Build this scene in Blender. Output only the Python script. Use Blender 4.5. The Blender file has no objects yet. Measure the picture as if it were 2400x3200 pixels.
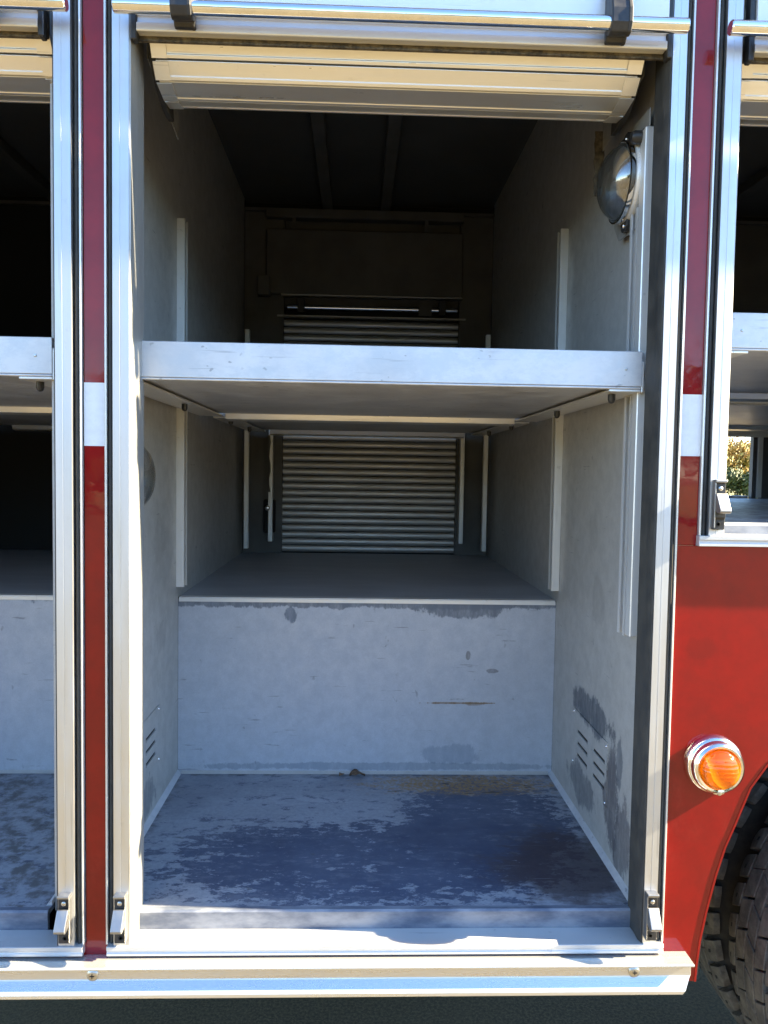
import bpy, bmesh, math, random
from mathutils import Vector, Matrix
rad = math.radians
random.seed(7)
S = bpy.context.scene
COL = S.collection

# ------------------------------------------------------------------ camera
CAM = Vector((0, -1.6, 1.7))
yaw, pitch, roll = rad(1.986), rad(2.938), rad(0.922)
fwd = Vector((math.sin(yaw) * math.cos(pitch), math.cos(yaw) * math.cos(pitch), -math.sin(pitch)))
right = Vector((math.cos(yaw), -math.sin(yaw), 0))
up = right.cross(fwd)
r2 = right * math.cos(roll) + up * math.sin(roll)
u2 = up * math.cos(roll) - right * math.sin(roll)
cd = bpy.data.cameras.new('camera')
cam = bpy.data.objects.new('camera', cd)
COL.objects.link(cam)
M = Matrix((r2, u2, -fwd)).transposed().to_4x4()
M.translation = CAM
cam.matrix_world = M
cd.sensor_fit = 'VERTICAL'; cd.sensor_height = 36.0; cd.lens = 27.0
cd.clip_start = 0.05; cd.clip_end = 2000
S.camera = cam

# ------------------------------------------------------------------ light
sun_dir = Vector((1.0, -0.075, 0.63)).normalized()          # towards the sun
elev = math.asin(sun_dir.z)
azim = math.atan2(sun_dir.x, sun_dir.y)                     # clockwise from +Y
W = bpy.data.worlds.new('World'); S.world = W; W.use_nodes = True
wn = W.node_tree.nodes; wl_ = W.node_tree.links
sky = wn.new('ShaderNodeTexSky'); sky.sky_type = 'NISHITA'; sky.sun_disc = False
sky.sun_elevation = elev; sky.sun_rotation = azim
sky.air_density = 1.0; sky.dust_density = 0.0; sky.ozone_density = 4.5
bg = wn['Background']; bg.inputs['Strength'].default_value = 0.075
wl_.new(sky.outputs[0], bg.inputs[0])
sd = bpy.data.lights.new('sun', 'SUN'); sd.energy = 5.0; sd.angle = rad(0.6); sd.color = (1.0, 0.84, 0.57)
so = bpy.data.objects.new('sun', sd); COL.objects.link(so)
so.rotation_euler = sun_dir.to_track_quat('Z', 'Y').to_euler()
so.location = (6, -2, 6)
S.view_settings.view_transform = 'Standard'; S.view_settings.look = 'None'
S.view_settings.exposure = 3.02; S.view_settings.gamma = 1.0
S.view_settings.use_curve_mapping = False
S.cycles.max_bounces = 10; S.cycles.diffuse_bounces = 5; S.cycles.glossy_bounces = 4
S.cycles.caustics_reflective = False; S.cycles.caustics_refractive = False

# ------------------------------------------------------------------ materials
class NT:
    def __init__(s, name):
        s.m = bpy.data.materials.new(name); s.m.use_nodes = True
        s.n = s.m.node_tree.nodes; s.l = s.m.node_tree.links
        s.b = s.n['Principled BSDF']; s._o = None
    def obj(s):
        if s._o is None: s._o = s.n.new('ShaderNodeTexCoord').outputs['Object']
        return s._o
    def geo(s):
        return s.n.new('ShaderNodeNewGeometry').outputs['Position']
    def set(s, k, v):
        i = s.b.inputs[k]
        if hasattr(v, 'is_output'): s.l.new(v, i)
        else: i.default_value = v if not isinstance(v, tuple) or len(v) == 4 else (*v, 1)
    def noise(s, vec, scale, detail=4, rough=.55, stretch=None, dist=0):
        if stretch:
            mp = s.n.new('ShaderNodeMapping'); mp.inputs['Scale'].default_value = stretch
            s.l.new(vec, mp.inputs['Vector']); vec = mp.outputs[0]
        t = s.n.new('ShaderNodeTexNoise'); t.inputs['Scale'].default_value = scale
        t.inputs['Detail'].default_value = detail; t.inputs['Roughness'].default_value = rough
        t.inputs['Distortion'].default_value = dist
        s.l.new(vec, t.inputs['Vector']); return t.outputs[0]
    def ramp(s, v, a, b, lo=0.0, hi=1.0):
        r = s.n.new('ShaderNodeMapRange'); r.interpolation_type = 'SMOOTHSTEP'
        s.l.new(v, r.inputs[0]); r.inputs[1].default_value = a; r.inputs[2].default_value = b
        r.inputs[3].default_value = lo; r.inputs[4].default_value = hi
        return r.outputs[0]
    def math(s, op, a, b=0.0, c=None):
        t = s.n.new('ShaderNodeMath'); t.operation = op
        for i, v in enumerate((a, b) if c is None else (a, b, c)):
            if hasattr(v, 'is_output'): s.l.new(v, t.inputs[i])
            else: t.inputs[i].default_value = v
        return t.outputs[0]
    def mix(s, f, a, b):
        t = s.n.new('ShaderNodeMix'); t.data_type = 'RGBA'
        for k, v in ((0, f), (6, a), (7, b)):
            if hasattr(v, 'is_output'): s.l.new(v, t.inputs[k])
            elif k == 0: t.inputs[0].default_value = v
            else: t.inputs[k].default_value = (*v, 1)
        return t.outputs[2]
    def sep(s, v):
        t = s.n.new('ShaderNodeSeparateXYZ'); s.l.new(v, t.inputs[0]); return t.outputs
    def blob(s, P, c, r, soft=.35, wob=None, amt=.3):
        """soft-edged ellipsoid stain around c with radii r (a wobble noise roughens its outline)"""
        mp = s.n.new('ShaderNodeVectorMath'); mp.operation = 'SUBTRACT'; s.l.new(P, mp.inputs[0]); mp.inputs[1].default_value = c
        dv = s.n.new('ShaderNodeVectorMath'); dv.operation = 'DIVIDE'; s.l.new(mp.outputs[0], dv.inputs[0]); dv.inputs[1].default_value = r
        ln = s.n.new('ShaderNodeVectorMath'); ln.operation = 'LENGTH'; s.l.new(dv.outputs[0], ln.inputs[0])
        d = ln.outputs['Value']
        if wob is not None: d = s.math('MULTIPLY_ADD', s.math('SUBTRACT', wob, .5), amt * 4, d)
        return s.ramp(d, 1 + soft * .5, 1 - soft * .5)
    def bump(s, h, strength=.1, dist=.002):
        t = s.n.new('ShaderNodeBump'); t.inputs['Strength'].default_value = strength; t.inputs['Distance'].default_value = dist
        s.l.new(h, t.inputs['Height']); s.l.new(t.outputs[0], s.b.inputs['Normal'])

def simple(name, c, rough=.5, metal=0., c2=None, scale=20, coat=0, spec=.5, bump=0, bscale=200, bdist=.001, stretch=None):
    t = NT(name)
    if c2:
        n = t.noise(t.geo(), scale, 5, .6, stretch)
        t.set('Base Color', t.mix(t.ramp(n, .3, .7), c, c2))
        t.set('Roughness', t.ramp(n, .3, .7, max(rough - .06, .02), min(rough + .08, 1)))
    else:
        t.set('Base Color', c); t.set('Roughness', rough)
    t.set('Metallic', metal); t.set('Specular IOR Level', spec)
    if coat: t.set('Coat Weight', coat); t.set('Coat Roughness', .03)
    if bump: t.bump(t.noise(t.geo(), bscale, 3, .6), bump, bdist)
    return t.m

MT = {}
def red_paint():
    t = NT('red_paint'); P = t.geo()
    n = t.noise(P, 9, 7, .7); d = t.noise(P, 38, 7, .72, (1, 1, .55)); w = t.noise(P, 4, 5, .65, (1, 1, .7))
    c = t.mix(t.ramp(n, .3, .7), (.275, .0016, .0030), (.205, .0012, .0024))
    dust = t.math('MULTIPLY', t.ramp(w, .42, .7), t.ramp(d, .42, .72))
    hz = t.ramp(t.sep(P)[2], 1.5, .75)                        # road dust lies thicker low down
    c = t.mix(t.math('MULTIPLY', dust, t.math('MULTIPLY_ADD', hz, .16, .02)), c, (.44, .06, .04))
    smear = t.blob(P, (.735, 0, 1.335), (.035, .05, .022), .5, d, .5)      # an old rubbed patch
    c = t.mix(t.math('MULTIPLY', smear, .3), c, (.14, .002, .003))
    t.set('Base Color', c); t.set('Specular IOR Level', .12)
    t.set('Roughness', t.ramp(n, .3, .75, .3, .45)); t.set('Coat Weight', 1.0); t.set('Coat IOR', 1.45)
    t.set('Coat Roughness', t.math('ADD', t.math('MULTIPLY', dust, .25), t.ramp(d, .45, .8, .025, .12)))
    b1 = t.n.new('ShaderNodeBump'); b1.inputs['Strength'].default_value = .12; b1.inputs['Distance'].default_value = .006
    t.l.new(t.noise(P, 7, 3, .5), b1.inputs['Height']); t.l.new(b1.outputs[0], t.b.inputs['Coat Normal'])
    return t.m
MT['red'] = red_paint()
MT['tape'] = simple('white_reflective_tape', (.86, .87, .88), .32, 0, (.79, .80, .81), 60)

def aluminium(name, c, rough, spots=.35, stretch=(1, 1, .05), metal=1.0, dirt=.25, scale=60):
    t = NT(name); P = t.geo()
    g = t.noise(P, scale, 4, .6, stretch)
    big = t.noise(P, 7, 5, .65)
    spec = t.ramp(t.noise(P, 55, 3, .5), .68, .74)
    dk = tuple(v * .55 for v in c)
    col = t.mix(t.math('MULTIPLY', t.ramp(big, .45, .8), dirt), c, tuple(v * .72 for v in c))
    col = t.mix(t.math('MULTIPLY', spec, spots), col, dk)
    st = tuple(4.0 if v < .5 else 130.0 for v in stretch); sc = t.ramp(t.noise(P, 1.0, 2, .5, st), .70, .73)
    col = t.mix(t.math('MULTIPLY', sc, .35), col, tuple(v * .5 for v in c))
    t.set('Base Color', col); t.set('Metallic', metal)
    t.set('Roughness', t.math('ADD', t.ramp(g, .3, .7, rough - .06, rough + .06), t.ramp(big, .4, .8, 0, .07)))
    t.bump(g, .04, .0006)
    return t.m
MT['track'] = aluminium('anodised_track', (.61, .62, .63), .47, .10, dirt=.22)
MT['sill'] = aluminium('sill_aluminium', (.62, .62, .61), .42, .35, (.05, 1, 1), metal=.4, dirt=.35)
MT['rub'] = aluminium('rub_rail_aluminium', (.74, .74, .72), .27, .25, (.04, 1, 1), metal=.78, dirt=.28)
MT['rail'] = aluminium('rail_aluminium', (.88, .88, .86), .38, .1, (.05, 1, 1), metal=.3, dirt=.2)
MT['jamb'] = aluminium('jamb_aluminium', (.44, .44, .42), .5, .4, metal=.6, dirt=.5)
def scuffed(name, lo, hi, metal, rough):
    """hand-worn sheet aluminium: cloudy rub marks, dark nicks, a few pale drips"""
    t = NT(name); P = t.geo()
    a_ = t.noise(P, 17, 8, .75, (.7, 1, 1.2), .15); b_ = t.noise(P, 55, 5, .7); big = t.noise(P, 5, 4, .6)
    c = t.mix(t.ramp(a_, .38, .62), lo, hi)
    c = t.mix(t.ramp(big, .4, .7, 0, .45), c, tuple(v * .8 for v in lo))
    nick = t.math('MULTIPLY', t.ramp(t.noise(P, 48, 2, .5, (.8, 1, 1.3)), .68, .72), t.ramp(big, .42, .55))
    c = t.mix(t.math('MULTIPLY', nick, .65), c, tuple(v * .42 for v in lo))
    hair = t.math('MULTIPLY', t.ramp(t.noise(P, 1, 3, .6, (5, 60, 170)), .64, .70), t.ramp(big, .38, .6))
    c = t.mix(t.math('MULTIPLY', hair, .5), c, tuple(v * .55 for v in lo))
    t.set('Base Color', c); t.set('Metallic', metal); t.set('Roughness', t.math('ADD', t.ramp(a_, .35, .65, rough - .08, rough + .1), t.ramp(b_, .4, .7, 0, .06)))
    t.bump(t.math('ADD', a_, b_), .06, .0008)
    return t.m
MT['shelf'] = scuffed('shelf_aluminium', (.60, .61, .63), (.72, .725, .73), .5, .42)
MT['strut'] = aluminium('strut_aluminium', (.84, .84, .82), .38, .3, metal=.45)
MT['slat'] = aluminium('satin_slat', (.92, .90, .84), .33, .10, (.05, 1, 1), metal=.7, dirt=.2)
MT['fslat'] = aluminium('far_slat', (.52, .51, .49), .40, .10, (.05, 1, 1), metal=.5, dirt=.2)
MT['chrome'] = simple('chrome', (.90, .90, .90), .09, 1, (.82, .82, .82), 40)
MT['steel'] = simple('screw_steel', (.62, .62, .60), .32, 1, (.45, .44, .42), 90)
MT['black'] = simple('black_rubber', (.022, .023, .024), .6, 0, (.05, .048, .045), 35, bump=.2, bscale=160)
MT['seal'] = simple('weather_seal', (.035, .036, .036), .62, 0, (.07, .067, .06), 25, bump=.25, bscale=140)
MT['plastic'] = simple('black_plastic', (.018, .018, .019), .38, 0, (.04, .04, .04), 30)
MT['dark'] = simple('dark_void', (.012, .012, .012), .8, 0, (.02, .02, .019), 10)
MT['coilend'] = simple('coil_end', (.03, .026, .022), .7, 0, (.18, .15, .10), 70)
MT['silver'] = aluminium('cast_aluminium', (.34, .34, .34), .46, .5, (1, 1, .3), dirt=.4)
MT['trim'] = simple('bright_trim', (.74, .74, .71), .34, .5)
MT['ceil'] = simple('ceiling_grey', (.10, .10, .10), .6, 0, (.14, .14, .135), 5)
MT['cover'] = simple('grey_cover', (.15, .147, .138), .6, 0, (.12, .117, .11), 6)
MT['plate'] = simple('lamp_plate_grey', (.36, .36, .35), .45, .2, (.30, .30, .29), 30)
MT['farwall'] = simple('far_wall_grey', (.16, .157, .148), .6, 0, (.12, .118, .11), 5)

def wall_mat(name, stains, k=1.0, tint=(1, 1, 1)):
    t = NT(name); P = t.geo()
    fine = t.noise(P, 260, 3, .7); mid = t.noise(P, 22, 6, .68); big = t.noise(P, 3.2, 5, .6); wob = t.noise(P, 15, 9, .78, (1, 1, .55)); strk = t.noise(P, 60, 5, .7, (1, 1, .25))
    col = t.mix(t.ramp(mid, .3, .72), tuple(k * .60 * v for v in tint), tuple(k * .52 * v for v in tint))
    col = t.mix(t.ramp(big, .45, .8, 0, .3), col, tuple(k * .42 * v for v in tint))
    sc = t.noise(P, 34, 3, .55, (1, 1, .55)); sc2 = t.noise(P, 9, 4, .6)
    mk = t.math('MULTIPLY', t.ramp(sc, .66, .71), t.ramp(sc2, .5, .62))
    col = t.mix(t.math('MULTIPLY', mk, .55), col, (.15, .155, .165))
    # short slanting scuffs
    sl = t.n.new('ShaderNodeMapping'); sl.inputs['Rotation'].default_value = (rad(40), rad(15), rad(25)); sl.inputs['Scale'].default_value = (5, 5, 60)
    t.l.new(P, sl.inputs['Vector']); ksl = t.noise(sl.outputs[0], 1.7, 3, .5)
    col = t.mix(t.math('MULTIPLY', t.ramp(ksl, .655, .70), t.math('MULTIPLY', t.ramp(sc2, .52, .6), .5)), col, (.13, .13, .14))
    col = t.mix(t.ramp(fine, .3, .7, 0, .22), col, tuple(k * .34 * v for v in tint))
    for c, r, colour, amt in stains:
        col = t.mix(t.math('MULTIPLY', t.blob(P, c, r, .26, wob, .7), t.math('MULTIPLY_ADD', t.ramp(strk, .25, .6), amt * .4, amt * .65)), col, colour)
    t.set('Base Color', col); t.set('Metallic', .18)
    t.set('Roughness', t.ramp(mid, .3, .7, .42, .58))
    t.bump(t.math('ADD', fine, mid), .12, .0008)
    return t.m
SL = (.085, .10, .125)
MT['wall'] = wall_mat('compartment_wall', [((.64, .43, 1.06), (.05, .17, .045), SL, .85), ((.64, .25, .90), (.05, .05, .13), (.10, .095, .11), .8),
    ((.64, .50, .83), (.05, .12, .055), SL, .6), ((.64, .17, .82), (.05, .05, .10), (.11, .105, .12), .7), ((.64, .20, 1.0), (.05, .02, .06), SL, .6),
    ((.64, .40, 1.37), (.05, .05, .06), (.20, .19, .18), .22), ((.64, .45, 1.55), (.05, .04, .05), (.24, .23, .21), .18),
    ((-.56, .62, 1.22), (.05, .06, .05), (.17, .165, .16), .22), ((-.56, .6, 1.5), (.05, .07, .06), (.25, .24, .22), .2), ((-.56, .45, .80), (.05, .10, .05), SL, .5)], .98, (1, .975, .92))
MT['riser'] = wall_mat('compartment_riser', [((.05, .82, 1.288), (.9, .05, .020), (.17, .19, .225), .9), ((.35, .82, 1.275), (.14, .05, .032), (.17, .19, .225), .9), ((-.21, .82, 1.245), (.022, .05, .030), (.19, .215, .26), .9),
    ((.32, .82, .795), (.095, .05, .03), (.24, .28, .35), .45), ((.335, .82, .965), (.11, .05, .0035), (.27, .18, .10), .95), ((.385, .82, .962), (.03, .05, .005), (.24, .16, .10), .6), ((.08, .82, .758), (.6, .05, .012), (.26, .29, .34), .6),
    ((.44, .82, 1.07), (.02, .05, .007), (.18, .17, .17), .7), ((.36, .82, 1.12), (.007, .05, .012), (.18, .17, .17), .7)], 1.06, (.955, .985, 1.06))  # riser tint carries the blue cast of the skylight
def floor_mat():
    t = NT('compartment_floor'); P = t.geo(); x, y, z = t.sep(P)
    wob = t.noise(P, 13, 8, .72, (.8, 1.5, 1)); fine = t.noise(P, 90, 5, .7); big = t.noise(P, 4.5, 6, .68); mid = t.noise(P, 26, 9, .78, (.7, 1.3, 1), .1)
    scr = t.noise(P, 7, 8, .75, (.35, 2.4, 1), .05)                                 # drag marks run along the opening
    zone = t.math('ADD', t.blob(P, (.06, .27, .735), (.50, .20, .1), .9, wob, .35), t.blob(P, (.38, .52, .735), (.22, .24, .1), .8, wob, .4))
    bare = t.math('ADD', t.math('MULTIPLY_ADD', zone, .25, -.11), t.math('ADD', t.math('MULTIPLY', t.math('ADD', wob, scr), .5), t.math('MULTIPLY', t.math('SUBTRACT', mid, .5), 1.25)))
    f = t.ramp(bare, .475, .555)
    worn = t.mix(t.ramp(fine, .3, .7), (.37, .39, .435), (.285, .305, .35))
    worn = t.mix(t.ramp(scr, .52, .68, 0, .6), worn, (.47, .49, .53))
    worn = t.mix(t.ramp(t.noise(P, 3, 5, .65), .42, .7, 0, .55), worn, (.19, .20, .235))
    dark = t.mix(t.ramp(big, .3, .7), (.046, .062, .115), (.085, .107, .170))  # slate blue floor, deepened with the sky's blue cast in the colour
    dark = t.mix(t.ramp(t.math('ADD', t.math('MULTIPLY', mid, .6), t.math('MULTIPLY', scr, .4)), .52, .60, 0, .45), dark, (.24, .26, .305))
    col = t.mix(f, worn, dark)
    col = t.mix(t.math('MULTIPLY', t.blob(P, (.53, .24, .74), (.17, .17, .1), .7, wob, .6), .8), col, (.038, .022, .026))
    br = t.math('MULTIPLY', t.blob(P, (.34, .735, .74), (.26, .07, .1), .8, mid, .8), t.ramp(fine, .38, .58, .15, 1.0))
    col = t.mix(br, col, (.36, .215, .075))
    sp = t.math('MULTIPLY', t.ramp(t.noise(P, 28, 2, .5, (.6, 1.6, 1)), .66, .70), t.blob(P, (.34, .73, .74), (.3, .09, .1), .3))
    col = t.mix(sp, col, (.065, .05, .04))
    spk = t.ramp(t.noise(P, 40, 2, .5, (.7, 1.4, 1)), .70, .73)
    col = t.mix(t.math('MULTIPLY', spk, .5), col, (.07, .075, .085))
    # patchy darker tone along the seams
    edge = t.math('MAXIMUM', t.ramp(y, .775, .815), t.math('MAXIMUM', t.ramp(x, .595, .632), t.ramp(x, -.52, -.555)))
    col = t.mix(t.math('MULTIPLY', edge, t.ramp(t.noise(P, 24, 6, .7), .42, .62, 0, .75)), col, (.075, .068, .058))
    hair = t.ramp(t.noise(P, 1, 3, .6, (3.5, 190, 1)), .66, .72)
    col = t.mix(t.math('MULTIPLY', hair, .45), col, (.42, .435, .47))
    t.set('Base Color', col); t.set('Roughness', t.ramp(wob, .3, .7, .40, .6)); t.set('Metallic', .12)
    t.bump(t.math('ADD', fine, wob), .12, .001)
    return t.m
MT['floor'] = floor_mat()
MT['lip'] = simple('worn_lip', (.085, .105, .155), .45, .2, (.27, .29, .335), 22, stretch=(.4, 1, 1))
MT['deck'] = simple('deck_sheet', (.44, .45, .475), .45, .2, (.56, .57, .59), 9, bump=.1, bscale=60, stretch=(.5, 1.5, 1))
def glassy(name, tint, rough, ior=1.5, diffuse=0.0, dcol=(1, 1, 1), ribs=False):
    """thin clear or tinted plastic: tinted transparency under a Fresnel gloss"""
    t = NT(name); t.n.remove(t.b); out = t.n['Material Output']
    tr = t.n.new('ShaderNodeBsdfTransparent'); tr.inputs[0].default_value = (*tint, 1)
    gl = t.n.new('ShaderNodeBsdfGlossy'); gl.inputs['Roughness'].default_value = rough
    fr = t.n.new('ShaderNodeLayerWeight'); fr.inputs[0].default_value = .5
    fac = t.math('MULTIPLY_ADD', t.math('POWER', fr.outputs['Facing'], 4.0), .85, ((ior - 1) / (ior + 1)) ** 2 + .02)
    base = tr.outputs[0]
    if ribs:
        wv = t.n.new('ShaderNodeTexWave'); wv.bands_direction = 'Z'; wv.inputs['Scale'].default_value = 32; wv.inputs['Distortion'].default_value = 2.5
        t.l.new(t.geo(), wv.inputs['Vector']); bp = t.n.new('ShaderNodeBump'); bp.inputs['Strength'].default_value = .35; bp.inputs['Distance'].default_value = .002
        t.l.new(wv.outputs['Fac'], bp.inputs['Height']); t.l.new(bp.outputs[0], gl.inputs['Normal'])
    if diffuse:
        tl = t.n.new('ShaderNodeBsdfTranslucent'); tl.inputs[0].default_value = (*dcol, 1)
        m0 = t.n.new('ShaderNodeMixShader'); m0.inputs[0].default_value = diffuse
        t.l.new(base, m0.inputs[1]); t.l.new(tl.outputs[0], m0.inputs[2]); base = m0.outputs[0]
    mx = t.n.new('ShaderNodeMixShader'); t.l.new(fac, mx.inputs[0]); t.l.new(base, mx.inputs[1]); t.l.new(gl.outputs[0], mx.inputs[2])
    t.l.new(mx.outputs[0], out.inputs[0]); return t.m
MT['lens'] = glassy('clear_lens', (.95, .95, .94), .03, 2.35, .09, (.95, .95, .92))
MT['amber'] = glassy('amber_lens', (1.0, .80, .30), .07, 1.5, .62, (1.0, .58, .035), True)
MT['amberback'] = simple('amber_reflector', (.95, .72, .35), .35, .1)
MT['dish'] = simple('lamp_dish', (.86, .86, .84), .25, .2, (.78, .78, .76), 30)
def tyre_mat():
    t = NT('tyre_rubber'); P = t.geo()
    n = t.noise(P, 26, 6, .7); f = t.noise(P, 190, 4, .7)
    c = t.mix(t.ramp(n, .35, .7), (.085, .078, .068), (.20, .178, .145))
    c = t.mix(t.ramp(f, .55, .72, 0, .5), c, (.22, .19, .155))
    t.set('Base Color', c); t.set('Roughness', .82); t.bump(t.math('ADD', f, n), .35, .0025); return t.m
MT['tyre'] = tyre_mat()
MT['groove'] = simple('tyre_carcass', (.016, .015, .014), .9, 0, (.05, .044, .036), 30, bump=.4, bscale=90)
def asphalt():
    t = NT('asphalt'); P = t.geo()
    n = t.noise(P, 105, 6, .8); b = t.noise(P, .8, 5, .6); v = t.noise(P, 14, 5, .6)
    c = t.mix(t.ramp(n, .40, .62), (.036, .029, .016), (.150, .117, .057))
    c = t.mix(t.ramp(b, .3, .7, 0, .4), c, (.125, .097, .046)); c = t.mix(t.ramp(v, .6, .8, 0, .3), c, (.09, .08, .065))
    t.set('Base Color', c); t.set('Roughness', .9); t.bump(n, .6, .004); return t.m
MT['asphalt'] = asphalt()
MT['grass'] = simple('dry_grass', (.10, .12, .03), .9, 0, (.20, .17, .06), 1.5)
MT['bark'] = simple('bark', (.07, .05, .035), .9, 0, (.13, .10, .07), 12, bump=.5, bscale=20, bdist=.02)
def leaf(name, a, b):
    t = NT(name); i = t.n.new('ShaderNodeObjectInfo').outputs['Random']
    g = t.noise(t.geo(), .9, 3, .6)
    t.set('Base Color', t.mix(t.ramp(g, .3, .7), a, b)); t.set('Roughness', .6); t.set('Transmission Weight', 0.0)
    t.set('Subsurface Weight', 0.0); return t.m
MT['leaf_gold'] = leaf('golden_leaves', (.30, .25, .045), (.42, .27, .09))
MT['leaf_dark'] = leaf('dark_leaves', (.035, .055, .014), (.075, .10, .025))
MT['leaf_mid'] = leaf('green_leaves', (.05, .075, .018), (.11, .12, .03))
MT['leafbit'] = simple('dry_leaf', (.26, .17, .09), .7, 0, (.14, .08, .05), 120)

# ------------------------------------------------------------------ mesh helpers
WL = {}
def link(name, me, mat, parent, loc=(0, 0, 0), rot=None):
    o = bpy.data.objects.new(name, me); COL.objects.link(o)
    if mat is not None and len(me.materials) == 0: me.materials.append(MT[mat] if isinstance(mat, str) else mat)
    loc = Vector(loc); WL[o.name] = loc
    if parent is not None:
        o.parent = parent; o.location = loc - WL[parent.name]
    else: o.location = loc
    if rot: o.rotation_euler = rot
    return o
def mesh(name, verts, faces, smooth=False, bevel=0, seg=1, sharp=None):
    me = bpy.data.meshes.new(name); bm = bmesh.new()
    vs = [bm.verts.new(v) for v in verts]
    for f in faces:
        try: bm.faces.new([vs[i] for i in f])
        except ValueError: pass
    bmesh.ops.recalc_face_normals(bm, faces=bm.faces[:])
    if bevel:
        es = [e for e in bm.edges if len(e.link_faces) == 2 and e.calc_face_angle(0) > .6]
        bmesh.ops.bevel(bm, geom=es, offset=bevel, offset_type='OFFSET', segments=seg, profile=.5, affect='EDGES', clamp_overlap=True)
    bm.to_mesh(me); bm.free()
    if smooth:
        for p in me.polygons: p.use_smooth = True
        if sharp is not None: me.set_sharp_from_angle(angle=rad(sharp))
    return me
CUBE_F = [(0, 1, 3, 2), (4, 6, 7, 5), (0, 4, 5, 1), (2, 3, 7, 6), (0, 2, 6, 4), (1, 5, 7, 3)]
def box(name, x0, x1, y0, y1, z0, z1, mat, parent, bevel=0, seg=1):
    cx, cy, cz = (x0 + x1) / 2, (y0 + y1) / 2, (z0 + z1) / 2
    v = [(x - cx, y - cy, z - cz) for x in (x0, x1) for y in (y0, y1) for z in (z0, z1)]
    return link(name, mesh(name, v, CUBE_F, bevel=bevel, seg=seg), mat, parent, (cx, cy, cz))
def boxes(name, L, mat, parent, bevel=0):
    """several boxes of one part joined in one mesh"""
    c = Vector(((L[0][0] + L[0][1]) / 2, (L[0][2] + L[0][3]) / 2, (L[0][4] + L[0][5]) / 2)); v = []; f = []
    for x0, x1, y0, y1, z0, z1 in L:
        k = len(v); v += [(x - c.x, y - c.y, z - c.z) for x in (x0, x1) for y in (y0, y1) for z in (z0, z1)]
        f += [tuple(i + k for i in q) for q in CUBE_F]
    return link(name, mesh(name, v, f, bevel=bevel), mat, parent, c)
def prism(name, prof, axis, a, b, mat, parent, bevel=0, smooth=False, seg=1, sharp=40):
    """closed profile extruded along an axis; prof is (y,z) for X, (x,z) for Y, (x,y) for Z"""
    n = len(prof); cu = sum(p[0] for p in prof) / n; cv = sum(p[1] for p in prof) / n; m = (a + b) / 2
    def put(u, v, w):
        return {'X': (w, u, v), 'Y': (u, w, v), 'Z': (u, v, w)}[axis]
    vs = [put(u - cu, v - cv, a - m) for u, v in prof] + [put(u - cu, v - cv, b - m) for u, v in prof]
    fs = [tuple(range(n)), tuple(range(2 * n - 1, n - 1, -1))] + [(i, (i + 1) % n, n + (i + 1) % n, n + i) for i in range(n)]
    return link(name, mesh(name, vs, fs, bevel=bevel, smooth=smooth, seg=seg, sharp=sharp if smooth else None), mat, parent, put(cu, cv, m))
def lathe(name, prof, seg, mat, parent, loc, axis='-Y', smooth=True, sharp=35, rot=None, closed=False):
    """profile (r, h) turned about an axis through loc; h runs along the axis"""
    vs = []; fs = []
    for r, h in prof:
        for i in range(seg):
            a = 2 * math.pi * i / seg; c, s_ = r * math.cos(a), r * math.sin(a)
            vs.append({'-Y': (c, -h, s_), 'Y': (c, h, s_), '-X': (-h, c, s_), 'X': (h, c, s_), 'Z': (c, s_, h)}[axis])
    n = len(prof)
    for j in range(n if closed else n - 1):
        k = (j + 1) % n
        for i in range(seg):
            q = (i + 1) % seg; fs.append((j * seg + i, j * seg + q, k * seg + q, k * seg + i))
    if not closed:
        if prof[0][0] > 1e-5: fs.append(tuple(range(seg)))
        if prof[-1][0] > 1e-5: fs.append(tuple((n - 1) * seg + i for i in range(seg)))
    me = mesh(name, vs, fs, smooth=smooth, sharp=sharp)
    bm = bmesh.new(); bm.from_mesh(me); bmesh.ops.remove_doubles(bm, verts=bm.verts[:], dist=1e-6); bmesh.ops.recalc_face_normals(bm, faces=bm.faces[:]); bm.to_mesh(me); bm.free()
    return link(name, me, mat, parent, loc, rot)
def rod(name, p0, p1, r, mat, parent, seg=20, cap=0.0):
    p0, p1 = Vector(p0), Vector(p1); d = p1 - p0; Ln = d.length
    prof = [(0, 0), (r - cap, 0), (r, cap), (r, Ln - cap), (r - cap, Ln), (0, Ln)] if cap else [(0, 0), (r, 0), (r, Ln), (0, Ln)]
    return lathe(name, prof, seg, mat, parent, p0, 'Z', rot=d.to_track_quat('Z', 'Y').to_euler())
def dup(o, parent, off):
    c = o.copy(); COL.objects.link(c); c.parent = parent
    w = WL[o.name] + Vector(off); WL[c.name] = w
    c.location = w - (WL[parent.name] if parent else Vector())
    return c
def tag(o, label=None, cat=None, group=None, kind=None):
    for k, v in (('label', label), ('category', cat), ('group', group), ('kind', kind)):
        if v: o[k] = v
    return o
def empty(name, loc):
    o = bpy.data.objects.new(name, None); COL.objects.link(o); o.location = loc; o.empty_display_size = .2
    WL[o.name] = Vector(loc); return o

# ------------------------------------------------------------------ the ground
g = link('ground', mesh('ground', [(-600, -600, 0), (600, -600, 0), (600, 600, 0), (-600, 600, 0)], [(0, 1, 2, 3)]), 'asphalt', None)
tag(g, 'worn warm grey asphalt yard under the truck', 'ground', kind='structure')
g = link('lawn', mesh('lawn', [(-120, -120, .004), (120, -120, .004), (120, -27, .004), (-120, -27, .004)], [(0, 1, 2, 3)]), 'grass', None)
tag(g, 'dry lawn across the yard facing the truck', 'grass', kind='structure')
g = link('lawn', mesh('lawn', [(-120, 45, .004), (160, 45, .004), (160, 160, .004), (-120, 160, .004)], [(0, 1, 2, 3)]), 'grass', None)
tag(g, 'lawn seen through the open compartment at the right', 'grass', kind='structure')

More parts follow.
